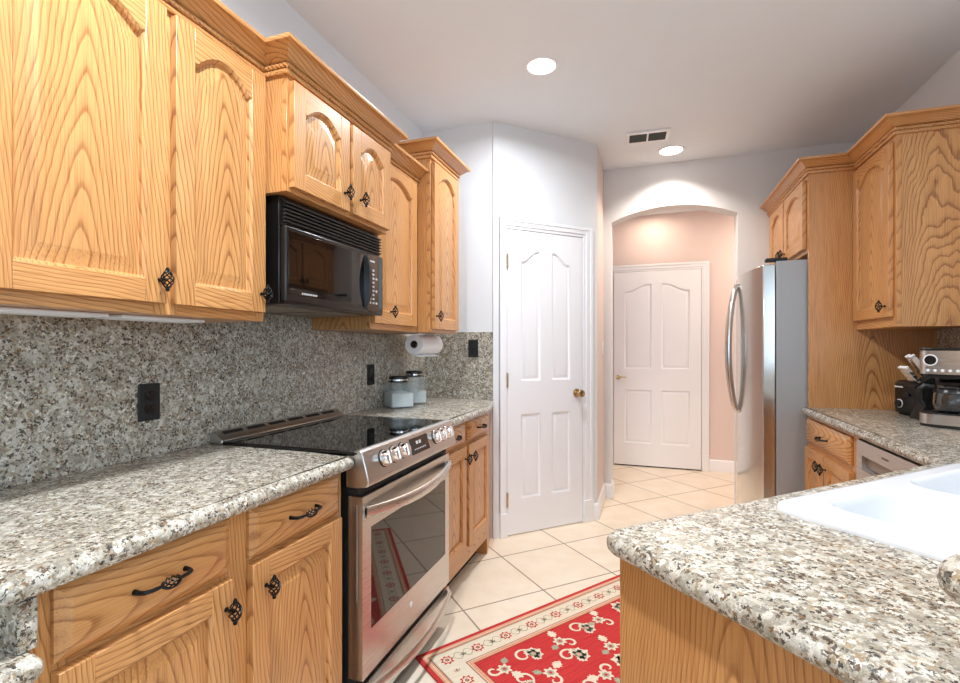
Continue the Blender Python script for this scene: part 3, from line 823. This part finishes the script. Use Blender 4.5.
# ------------------------------------------------------------------ dishwasher
def dishwasher():
    yf, W = 2.538, .60
    t = thing('dishwasher', 'stainless dishwasher under the right counter, beside the sink', 'dishwasher', (2.345, yf, 0), R90)
    MB().box(.004, W - .004, .0, .55, .02, .868).build('body', BLKM, t)
    d = MB()
    d.box(.004, W - .004, -.022, -.001, .10, .74); d.box(.004, .06, -.022, -.001, .74, .80); d.box(W - .06, W - .004, -.022, -.001, .74, .80); d.box(.004, W - .004, -.022, -.001, .80, .86)
    dd = d.build('door', STEELH, t)
    MB().box(.06, W - .06, -.004, -.001, .74, .80).build('handle_pocket', GREYM, dd)
    MB().prism([(-.022, .742), (-.006, .752), (-.004, .742)], .06, W - .06, 'x').build('handle', CHROME, dd)
    g = MB()
    for i in range(5): g.box(.25 + i * .012, .257 + i * .012, -.0228, -.0218, .826, .832)
    g.build('panel_print', BLKM, dd)
dishwasher()

# ------------------------------------------------------------------ doors
def white_door(name, W, H, loc, rz, knob_x, knob_z, lever, hinges, label):
    m = MB(); T = .02
    st = .105; mid = .09; x0, x1 = st, (W - mid) / 2; x2, x3 = (W + mid) / 2, W - st
    zr = [.23, .80, 1.02]
    top = H - .13; rz_ = .075
    m.box(0, x0, -T, 0, 0, H); m.box(x3, W, -T, 0, 0, H); m.box(x1, x2, -T, 0, 0, H)
    PR = [(0, -T - .0002), (.008, -T + .003), (.014, -.010), (.020, -.010), (.036, -.0165), (.038, -.0165)]
    for a, b, kind in ((x0, x1, 'rise_right'), (x2, x3, 'rise_left')):
        m.box(a, b, -T, 0, 0, zr[0]); m.box(a, b, -T, 0, zr[1], zr[2])
        top_rail(m, a, b, top - rz_, rz_, kind, H, -T, 0, 0)
        m.box(a - .001, b + .001, -.004, 0, zr[0], H - .05)
        panel(m, a, b, zr[0], zr[1], 0, '', PR, 0, 8)
        panel(m, a, b, zr[2], top - rz_, rz_, kind, PR, 0, 16)
    d = struct(m.build(name, WHITE, loc=loc, rotz=rz), label)
    k = MB()
    if lever:
        k.lathe([(.026, 0), (.026, -.006), (.012, -.010), (.010, -.04), (.0, -.045)], (knob_x, -T, knob_z), 'y', 18)
        k.tube([(knob_x, -T - .038, knob_z), (knob_x + .04, -T - .042, knob_z + .002), (knob_x + .085, -T - .038, knob_z)], [.009, .007, .006], 8)
    else:
        k.lathe([(.03, 0), (.03, -.005), (.013, -.009), (.011, -.032), (.022, -.042), (.028, -.055), (.024, -.066), (0, -.070)], (knob_x, -T, knob_z), 'y', 20)
    k.build('door_handle' if lever else 'door_knob', BRASS, d)
    for z in hinges:
        MB().box(-.006, .006, -T - .006, -T + .004, z - .045, z + .045).lathe([(.006, -.05), (.006, .05)], (-.003, -T - .006, z), 'z', 8).build('hinge', BRASS, d)
    return d
white_door('door_1', .617, 2.035, (*pan(.0865, -.012), .008), radians(45), .565, .925, False, (.235, 1.03, 1.82), 'white pantry door with arched panels and a brass knob, in the diagonal wall')
casing('trim_1', .0825, .7075, 2.047, (PO[0], PO[1], 0), radians(45), .055, .085, .07)
hd = white_door('door_2', .86, 2.05, (1.117, 5.498, .012), 0, .045, .93, True, (), 'white hall door with arched panels seen through the archway')
casing('trim_2', 1.11, 1.983, 2.068, (0, 5.499, 0), 0, .08, .07, .07)
MB().box(0, .86, -.02, 0, -.012, 0).build('threshold_gap', BLKM, hd)

# ------------------------------------------------------------------ ceiling fixtures
def can(label, x, y, r, power, col=(.90, .95, 1.0), z=CZ, spread=168):
    t = thing('recessed_light', label, 'ceiling light', (x, y, z), 0, 'recessed ceiling lights')
    MB().lathe([(r, -.0005), (r, -.005), (r * .92, -.007), (r * .82, -.005), (r * .80, -.001)], (0, 0, 0), 'z', 36).build('trim_ring', WHITE, t)
    MB().lathe([(r * .80, -.001), (r * .78, -.004), (r * .4, -.007), (0, -.008)], (0, 0, 0), 'z', 36).build('lens', LAMP, t)
    l = bpy.data.lights.new('lamp', 'AREA'); l.shape = 'DISK'; l.size = r * 1.5; l.energy = power; l.color = col; l.spread = radians(spread)
    o = bpy.data.objects.new('lamp', l); COL.objects.link(o); o.parent = t; o.location = (0, 0, -.012)
can('round recessed ceiling light nearest the camera, above the kitchen floor', .94, 2.565, .09, 21)
can('round recessed ceiling light beside the air vent, in front of the archway', 1.633, 3.975, .10, 10, (1, .90, .78), CZ, 122)
can('recessed light glimpsed on the hall ceiling through the archway', 1.52, 5.22, .09, 3.2, (1, .82, .64), 2.66, 175)
can('added unseen light further along the hall ceiling, evening out the hall', 2.75, 4.95, .09, 15, (1, .84, .70), 2.66, 175)  # added lamp, never in view, that spreads the hall light more evenly
can('recessed ceiling light out of view above the kitchen sink', 2.45, .95, .09, 14, (.90, .95, 1.0))
can('recessed ceiling light behind the camera over the dining end', .94, .55, .09, 42)
v = thing('air_vent', 'white ceiling air vent with two dark louvred openings', 'vent', (1.466, 3.655, CZ), radians(3))
f = MB(); f.box(-.145, .145, -.098, -.068, -.012, -.0005).box(-.145, .145, .068, .098, -.012, -.0005).box(-.145, -.122, -.07, .07, -.012, -.0005).box(.122, .145, -.07, .07, -.012, -.0005).box(-.006, .006, -.07, .07, -.012, -.0005)
f.build('frame', WHITE, v, bevel=.002, seg=1)
MB().box(-.122, .122, -.068, .068, -.003, -.0005).build('backing', DARKV, v)
f = MB()
for i in range(8):
    y = -.06 + i * .016
    for a, b in ((-.122, -.006), (.006, .122)): f.prism([(y, -.003), (y + .010, -.010), (y + .012, -.010), (y + .002, -.003)], a, b, 'x')
f.build('louvres', DARKV, v)

# ------------------------------------------------------------------ outlets, switch, under-cabinet lights
def outlet(label, loc, rz, mat, toggle=False, name='wall_outlet', cat='outlet'):
    t = thing(name, label, cat, loc, rz)
    MB().box(-.035, .035, -.006, 0, -.057, .057).build('cover_plate', mat, t, bevel=.003)
    if toggle:
        MB().box(-.008, .008, -.009, -.006, -.018, .018).build('toggle', mat, t)
        return
    for s_ in (-1, 1):
        u = MB().prism([(p[0], p[1] + s_ * .02) for p in rrect(-.016, .016, -.014, .014, .010)], -.0075, -.0055, 'y').build('socket', BLK if mat is BLKM else mat, t)
        h = MB()
        for x in (-.007, .007): h.box(x - .0015, x + .0015, -.0082, -.0074, s_ * .02 + .0, s_ * .02 + .009)
        h.lathe([(.0025, -.0074), (.0025, -.0082), (0, -.0082)], (0, 0, s_ * .02 - .007), 'y', 8)
        h.build('slots', SLAT, u)
outlet('black wall outlet on the left backsplash above the near counter', (.0205, 1.10, 1.085), L90, BLKM)
outlet('black wall outlet on the backsplash beside the glass canisters', (.0205, 2.375, 1.105), L90, BLKM)
outlet('black wall outlet on the end-wall backsplash near the pantry door', (.376, 3.0685, 1.25), 0, BLKM)
outlet('white light switch on the wall beside the archway', (1.1165, 4.10, 1.25), L90, WHITE, True, 'light_switch', 'switch')
for a, b, lb in ((.30, .83, 'longer white under-cabinet light strip at the far left'), (.86, 1.10, 'short white under-cabinet light strip beside the longer one')):
    t = thing('under_cabinet_light', lb, 'light', (.20, a, zb), L90, 'under-cabinet light strips')
    MB().box(0, b - a, -.05, .05, -.010, -.0005).build('housing', STRIPW, t, bevel=.003)
    MB().box(.02, b - a - .02, -.035, .03, -.0115, -.010).build('diffuser', STRIPW, t)

# ------------------------------------------------------------------ small things, left
def towel():
    yc, L, r, z = 2.45, .275, .054, 1.272
    x = .25
    h = thing('towel_holder', 'thin metal paper towel holder fixed under the tall end cabinet', 'holder', (x, yc, zb - .0005))
    MB().box(-.02, .02, .01, L - .01, -.004, 0).build('mount_plate', STEEL, h)
    k = z - zb
    MB().tube([(0, L - .012, -.004), (0, L + .01, -.004), (0, L + .014, -.012), (0, L + .014, k - .004), (0, L + .01, k), (0, -.012, k)], .004, 8).build('rod', STEEL, h)
    MB().lathe([(.012, 0), (.012, -.004), (.004, -.006), (0, -.006)], (0, -.006, k), 'y', 14).build('rod_cap', BLKM, h)
    m = MB(); n = 40
    rs = []
    for yy, rr in ((0, .021), (0, r), (L, r), (L, .021)):
        rs.append([(rr * cos(2 * pi * i / n), yy, rr * sin(2 * pi * i / n)) for i in range(n)])
    t = tag(MB().rings(rs, closed=True).build('paper_towel_roll', PAPER, loc=(x, yc, z)), 'white roll of paper towels hanging under the tall end cabinet', 'paper towels')
    MB().rings([[(q * cos(2 * pi * i / n), yy, q * sin(2 * pi * i / n)) for i in range(n)] for yy, q in ((-.001, .017), (-.001, .0215), (L + .001, .0215), (L + .001, .017))], closed=True).build('core', CARD, t)
    # loose sheet
    s_ = [(r * cos(a), r * sin(a)) for a in [radians(200 + 8 * i) for i in range(9)]] + [(.012, -r - .008), (.03, -r - .012)]
    s2 = [(p[0] * 1.02, p[1] * 1.02 - .0008) for p in s_]
    mm = MB(); mm.prism(s_ + s2[::-1], 0.002, L - .002, 'y'); mm.build('loose_sheet', PAPER, t)
towel()
def canister(label, x, y, rz, s_, h, fill):
    t = thing('canister', label, 'jar', (x, y, .9152), radians(rz), 'glass canisters')
    hs = s_ / 2
    def sq(a, z, r=.012): return [(p[0], p[1], z) for p in rrect(-a, a, -a, a, r, 4)]
    g = MB(); neck = hs * .72
    g.rings([sq(hs - .002, 0), sq(hs, .004), sq(hs, h * .80), sq(neck, h * .90, neck * .95), sq(neck, h, neck * .95), sq(neck - .004, h, neck * .9), sq(neck - .004, h * .90, neck * .9), sq(hs - .004, h * .79, .010), sq(hs - .004, .006, .010)], 0)
    g.build('glass_body', GLASS, t)
    MB().lathe([(neck + .004, h - .022), (neck + .006, h - .02), (neck + .006, h + .008), (neck, h + .014), (0, h + .016)], (0, 0, 0), 'z', 24).build('lid', BLK, t)
    MB().lathe([(neck + .0075, h - .012), (neck + .0075, h - .004)], (0, 0, 0), 'z', 24).build('lid_band', CHROME, t)
    f = MB(); a = hs - .0055
    f.rings([sq(a, .0085, .008), sq(a, fill, .008), [(p[0] * .5, p[1] * .5, fill + .012) for p in rrect(-a, a, -a, a, .008, 4)]])
    fo = f.build('flour', FLOUR, loc=(x, y, .9152), rotz=radians(rz))
    tag(fo, 'white powder filling the ' + ('nearer' if s_ > .11 else 'farther') + ' glass canister', 'flour', kind='stuff')
canister('larger square glass canister with a black lid, nearer the range', .128, 2.50, 50, .140, .165, .080)
canister('smaller square glass canister with a black lid, behind the larger one', .120, 2.71, 48, .125, .185, .075)

# ------------------------------------------------------------------ small things, right counter
ZT = .9152
CMX, CMY = 2.738, 2.675
def coffee():
    t = thing('coffee_maker', 'black and steel drip coffee maker with a glass carafe on the right counter', 'coffee maker', (CMX, CMY, ZT), radians(-40))
    W, D = .105, .125
    def pr(x, y0, y1, r): return rrect(-x, x, y0, y1, r, 6)
    MB().prism(pr(W, -.13, .12, .06), .0, .012).build('foot', BLKM, t)
    MB().prism(pr(W + .001, -.132, .121, .06), .012, .055).build('base', STEELH, t, angle=40)
    MB().lathe([(.08, 0), (.08, .004), (0, .005)], (0, -.035, .055), 'z', 28).build('hot_plate', BLKM, t)
    MB().prism(pr(W - .004, .055, .12, .03), .055, .225).build('water_tank', BLK, t, angle=40)
    hd = MB().prism(pr(W, -.125, .121, .05), .225, .325).build('brew_head', STEELH, t, angle=40)
    MB().prism(pr(W + .001, -.126, .122, .05), .325, .338).build('lid', BLK, t, bevel=.004)
    MB().prism(pr(W - .01, -.11, .11, .04), .208, .225).build('filter_collar', BLKM, t)
    # dial ring and buttons on the front
    dl = MB().lathe([(.024, 0), (.024, -.004), (.019, -.006), (.018, -.003), (0, -.003)], (-.055, -.125, .285), 'y', 24, 0).build('dial', BLK, hd)
    MB().lathe([(.0245, -.003), (.0245, -.006), (.020, -.0065), (.020, -.003)], (-.055, -.125, .285), 'y', 24, 0, True).build('dial_ring', PAPER, dl)
    for i in range(5):
        MB().lathe([(.006, 0), (.006, -.003), (0, -.004)], (-.064 + i * .024, -.1245, .241), 'y', 12).build('button', PAPER, hd)
    c = tag(MB().lathe([(.05, .002), (.066, .008), (.074, .03), (.072, .075), (.058, .105), (.052, .118), (.055, .124), (.052, .124), (.049, .117), (.055, .104), (.069, .074), (.071, .03), (.062, .011), (.0, .006)], (0, 0, 0), 'z', 32).build('carafe', CARAFE, loc=(CMX + .035 * sin(radians(-40)), CMY - .035 * cos(radians(-40)), ZT + .0605), rotz=radians(-40)), 'glass coffee carafe on the hot plate of the coffee maker', 'carafe')
    MB().lathe([(.057, .118), (.058, .128), (.05, .138), (0, .14)], (0, 0, 0), 'z', 28).build('lid', BLK, c)
    MB().lathe([(.0735, .084), (.0675, .10), (.062, .105), (.0665, .092)], (0, 0, 0), 'z', 28).build('collar_band', BLK, c)
    MB().tube([(-.062, -.025, .108), (-.092, -.036, .112), (-.106, -.042, .095), (-.106, -.042, .045), (-.096, -.038, .03)], .009, 8, flat=1.3).build('handle', BLK, c)
coffee()
def toaster():
    t = thing('toaster', 'black two-slot toaster against the oak panel', 'toaster', (2.66, 3.09, ZT), radians(-75))
    # local x toward the camera, front (short end) -y
    W, L, H = .165, .22, .175
    def prof(a, z, ins): return [(p[0], p[1], z) for p in rrect(ins, W - ins, ins, L - ins, .03, 5)]
    m = MB(); m.rings([prof(0, .012, .002), prof(0, .02, 0), prof(0, H - .02, 0), prof(0, H - .006, .006), prof(0, H, .018)])
    b = m.build('body', BLK, t, angle=50)
    MB().box(.02, W - .02, .02, L - .02, 0, .012).build('base', BLKM, t)
    for x in (.045, .09): MB().box(x, x + .028, .05, L - .05, H - .001, H + .0012).build('bread_slot', BLKM, b)
    MB().lathe([(.018, 0), (.018, -.012), (0, -.013)], (.052, 0, .058), 'y', 20).build('dial', BLKM, b)
    MB().lathe([(.022, .0005), (.022, -.003), (.0185, -.003)], (.052, 0, .058), 'y', 24, 0, True).build('dial_ring', PAPER, b)
    MB().box(.10, .135, -.022, .0, .10, .115).build('lever', BLKM, b, bevel=.003)
    lg = MB()
    for i in range(6): lg.box(.022 + i * .009, .028 + i * .009, -.0012, .0005, .138, .145)
    lg.build('logo', PAPER, b)
toaster()
def knives():
    t = thing('knife_block', 'dark knife block between the toaster and the coffee maker', 'knife block', (2.665, 2.925, ZT), R90)
    # local: x toward camera (0..0.09), -y toward the room; block leans to the room
    prof = [(.0, 0), (.17, 0), (.19, .05), (.075, .215), (-.015, .155), (.03, .07)]
    MB().prism(prof, 0, .085, 'x').build('block', BLKM, t)
    import mathutils
    ax = mathutils.Vector((0, -.57, .82)).normalized()
    a = math.atan2(.57, .82)
    rows = [(.052, .206, 2, .022, .038, .105, 'long steel-handled kitchen knife at the top of the block, '), (.008, .176, 5, .010, .0165, .075, 'small steel-handled steak knife in the lower row, ')]
    words = ['first', 'second', 'third', 'fourth', 'fifth']
    for (yy, zz, n, x0, dx, L, lb) in rows:
        for i in range(n):
            lab = lb + (('nearer the toaster' if i == 0 else 'nearer the coffee maker') if n == 2 else words[i] + ' from the toaster')
            xl = x0 + i * dx
            # local -> world with rotz=-90: (x,y)->(y,-x)
            P = (2.665 + yy, 2.925 - xl, ZT + zz)
            k = thing('knife', lab, 'knife', P, R90, 'knives in the block')
            h = MB(); wd = .008 if n == 2 else .0055
            n_ = 8; rs = []
            for q_ in range(n_ + 1):
                u = q_ / n_; f_ = 1.0 + .25 * sin(pi * u) if u < .999 else .8
                rs.append([(wd * f_ * cx_, wd * 1.3 * f_ * cy_, .004 + L * u) for cx_, cy_ in ((1, 1), (-1, 1), (-1, -1), (1, -1))])
            ho = h.rings(rs).build('handle', CHROME, k, rot=(a, 0, 0), bevel=.002)
            MB().box(-wd * 1.05, wd * 1.05, -wd * 1.4, wd * 1.4, L + .003, L + .012).build('end_cap', PAPER, ho, bevel=.002)
            MB().box(-.0006, .0006, -wd, wd, -.05, .005).build('blade', CHROME, k, rot=(a, 0, 0))
knives()

# ------------------------------------------------------------------ rug
def rug():
    RED = rugmat('rug_red', S(205, 70, 66), S(182, 48, 50)); CRM = rugmat('rug_cream', S(232, 218, 196), S(214, 198, 174))
    PCH = rugmat('rug_peach', S(226, 170, 138), S(208, 146, 116)); GRN = rugmat('rug_sage', S(176, 174, 150), S(154, 152, 130)); BRN = rugmat('rug_brown', S(150, 66, 52), S(120, 50, 42))
    U, V = 1.52, .91; T = .007
    m = MB(); m.box(0, U, -V, 0, .001, T, 0)
    lay = [T]
    def ring_band(i0, i1, slot, z):
        a = [(i0, -V + i0), (U - i0, -V + i0), (U - i0, -i0), (i0, -i0)]; b = [(i1, -V + i1), (U - i1, -V + i1), (U - i1, -i1), (i1, -i1)]
        m.add([(p[0], p[1], z) for p in a + b], [(k, (k + 1) % 4, 4 + (k + 1) % 4, 4 + k) for k in range(4)], slot)
    z1 = T + .0004; z2 = T + .0008; z3 = T + .0012
    ring_band(.018, .040, 2, z1); ring_band(.040, .150, 1, z1); ring_band(.150, .172, 2, z1)
    for i, s_ in ((.0395, 4), (.044, 3), (.147, 4), (.152, 1), (.171, 4), (.028, 1)): ring_band(i, i + .003, s_, z2)
    def flat(pts, slot, z): m.add([(p[0], p[1], z) for p in pts], [tuple(range(len(pts)))], slot)
    def disc(x, y, r, slot, z, n=12, pet=0, amp=0, ph=0):
        flat([(x + r * (1 + amp * cos(pet * t + ph)) * cos(t), y + r * (1 + amp * cos(pet * t + ph)) * sin(t)) for t in [2 * pi * i / n for i in range(n)]], slot, z)
    def ribbon(pts, wd, slot, z):
        n = len(pts); L = []; R = []
        for i, p in enumerate(pts):
            a = pts[max(i - 1, 0)]; b = pts[min(i + 1, n - 1)]; d = hypot(b[0] - a[0], b[1] - a[1]) or 1; nx, ny = -(b[1] - a[1]) / d, (b[0] - a[0]) / d
            w2 = wd * (.35 + .65 * sin(pi * min(1, .15 + i / (n - 1) * .85)))
            L.append((p[0] + nx * w2, p[1] + ny * w2)); R.append((p[0] - nx * w2, p[1] - ny * w2))
        m.add([(p[0], p[1], z) for p in L + R], [(i, i + 1, n + i + 1, n + i) for i in range(n - 1)], slot)
    rnd = random.Random(11)
    # border rosettes and sprigs
    def rosette(x, y, s_, z):
        disc(x, y, s_, 0, z, 32, 8, .22); disc(x, y, s_ * .68, 1, z + .0002, 24, 8, .15); disc(x, y, s_ * .36, 4, z + .0004, 20, 6, .2); disc(x, y, s_ * .16, 2, z + .0006, 10)
    def sprig(x, y, a, s_, z):
        for k in range(3):
            b = a + (k - 1) * .8
            flat([(x, y), (x + s_ * .6 * cos(b + .3), y + s_ * .6 * sin(b + .3)), (x + s_ * cos(b), y + s_ * sin(b)), (x + s_ * .6 * cos(b - .3), y + s_ * .6 * sin(b - .3))], 0 if k == 1 else 3, z)
    mid_ = .095
    for i in range(10):
        x = mid_ + (U - 2 * mid_) * i / 9
        for y in (-mid_, -V + mid_):
            rosette(x, y, .024, z2)
            if i < 9:
                xx = x + (U - 2 * mid_) / 18; sprig(xx, y - .012, pi / 2, .024, z2)
                for s_ in (-1, 1):
                    ribbon([(x + s_ * .0 + .03 + .008 * k, y + s_ * .022 * sin(k * .55)) for k in range(14)], .0022, 3, z2)
    for i in range(1, 5):
        y = -mid_ - (V - 2 * mid_) * i / 5
        for x in (mid_, U - mid_): rosette(x, y, .024, z2); sprig(x, y + .06, pi / 2, .022, z2)
    # field: scrolling vines, palmettes and leaves
    x0, x1, y0, y1 = .185, U - .185, -V + .185, -.185
    def spiral(x, y, r, a0, turns, sgn, slot, z):
        n = 22; pts = []
        for k in range(n):
            u = k / (n - 1); rr = r * (1 - .75 * u); a = a0 + sgn * turns * 2 * pi * u
            pts.append((x + rr * cos(a), y + rr * sin(a)))
        ribbon(pts, .0055, slot, z)
    def leaf(x, y, a, s_, slot, z):
        pts = []
        for k in range(17):
            t = k / 16; side = sin(pi * t) * (.34 + .10 * sin(9 * pi * t)); pts.append((t * s_, side * s_))
        pts += [(p[0], -p[1]) for p in pts[-2:0:-1]]
        flat([(x + p[0] * cos(a) - p[1] * sin(a), y + p[0] * sin(a) + p[1] * cos(a)) for p in pts], slot, z)
    def palmette(x, y, a, s_, z):
        for k in range(-2, 3):
            leaf(x, y, a + k * .62, s_ * (1 - .12 * abs(k)), 1, z)
        disc(x + .25 * s_ * cos(a), y + .25 * s_ * sin(a), s_ * .22, 3, z + .0003, 14, 5, .2); disc(x + .25 * s_ * cos(a), y + .25 * s_ * sin(a), s_ * .1, 2, z + .0005, 10)
    nx, ny = 8, 4
    for i in range(nx):
        for j_ in range(ny):
            x = x0 + (x1 - x0) * (i + .5 + .28 * (rnd.random() - .5)) / nx; y = y0 + (y1 - y0) * (j_ + .5 + .28 * (rnd.random() - .5)) / ny
            a = rnd.random() * 2 * pi; z = z1 + .00002 * (i * ny + j_)
            if (i + j_) % 2 == 0:
                palmette(x, y, a, .055 + .015 * rnd.random(), z)
                spiral(x + .03 * cos(a + 2.4), y + .03 * sin(a + 2.4), .042, a, 1.0, 1, 1, z + .00005)
            else:
                disc(x, y, .026, 1, z, 30, 7, .25); disc(x, y, .015, 3, z + .0003, 20, 7, .2); disc(x, y, .007, 0, z + .0005, 10)
                leaf(x + .03 * cos(a), y + .03 * sin(a), a, .055, 1, z); leaf(x + .03 * cos(a + 2.2), y + .03 * sin(a + 2.2), a + 2.0, .042, 3, z)
                spiral(x + .045 * cos(a + 4), y + .045 * sin(a + 4), .032, a + 1, .9, -1, 1, z + .00005)
    o = m.build('rug', [RED, CRM, PCH, GRN, BRN], loc=(.585, 1.79, 0), rotz=radians(54.0))
    # local -y = toward the lower right: rotate so x runs along the long edge
    tag(o, 'red oriental rug with a cream floral border on the tiled floor', 'rug')
rug()
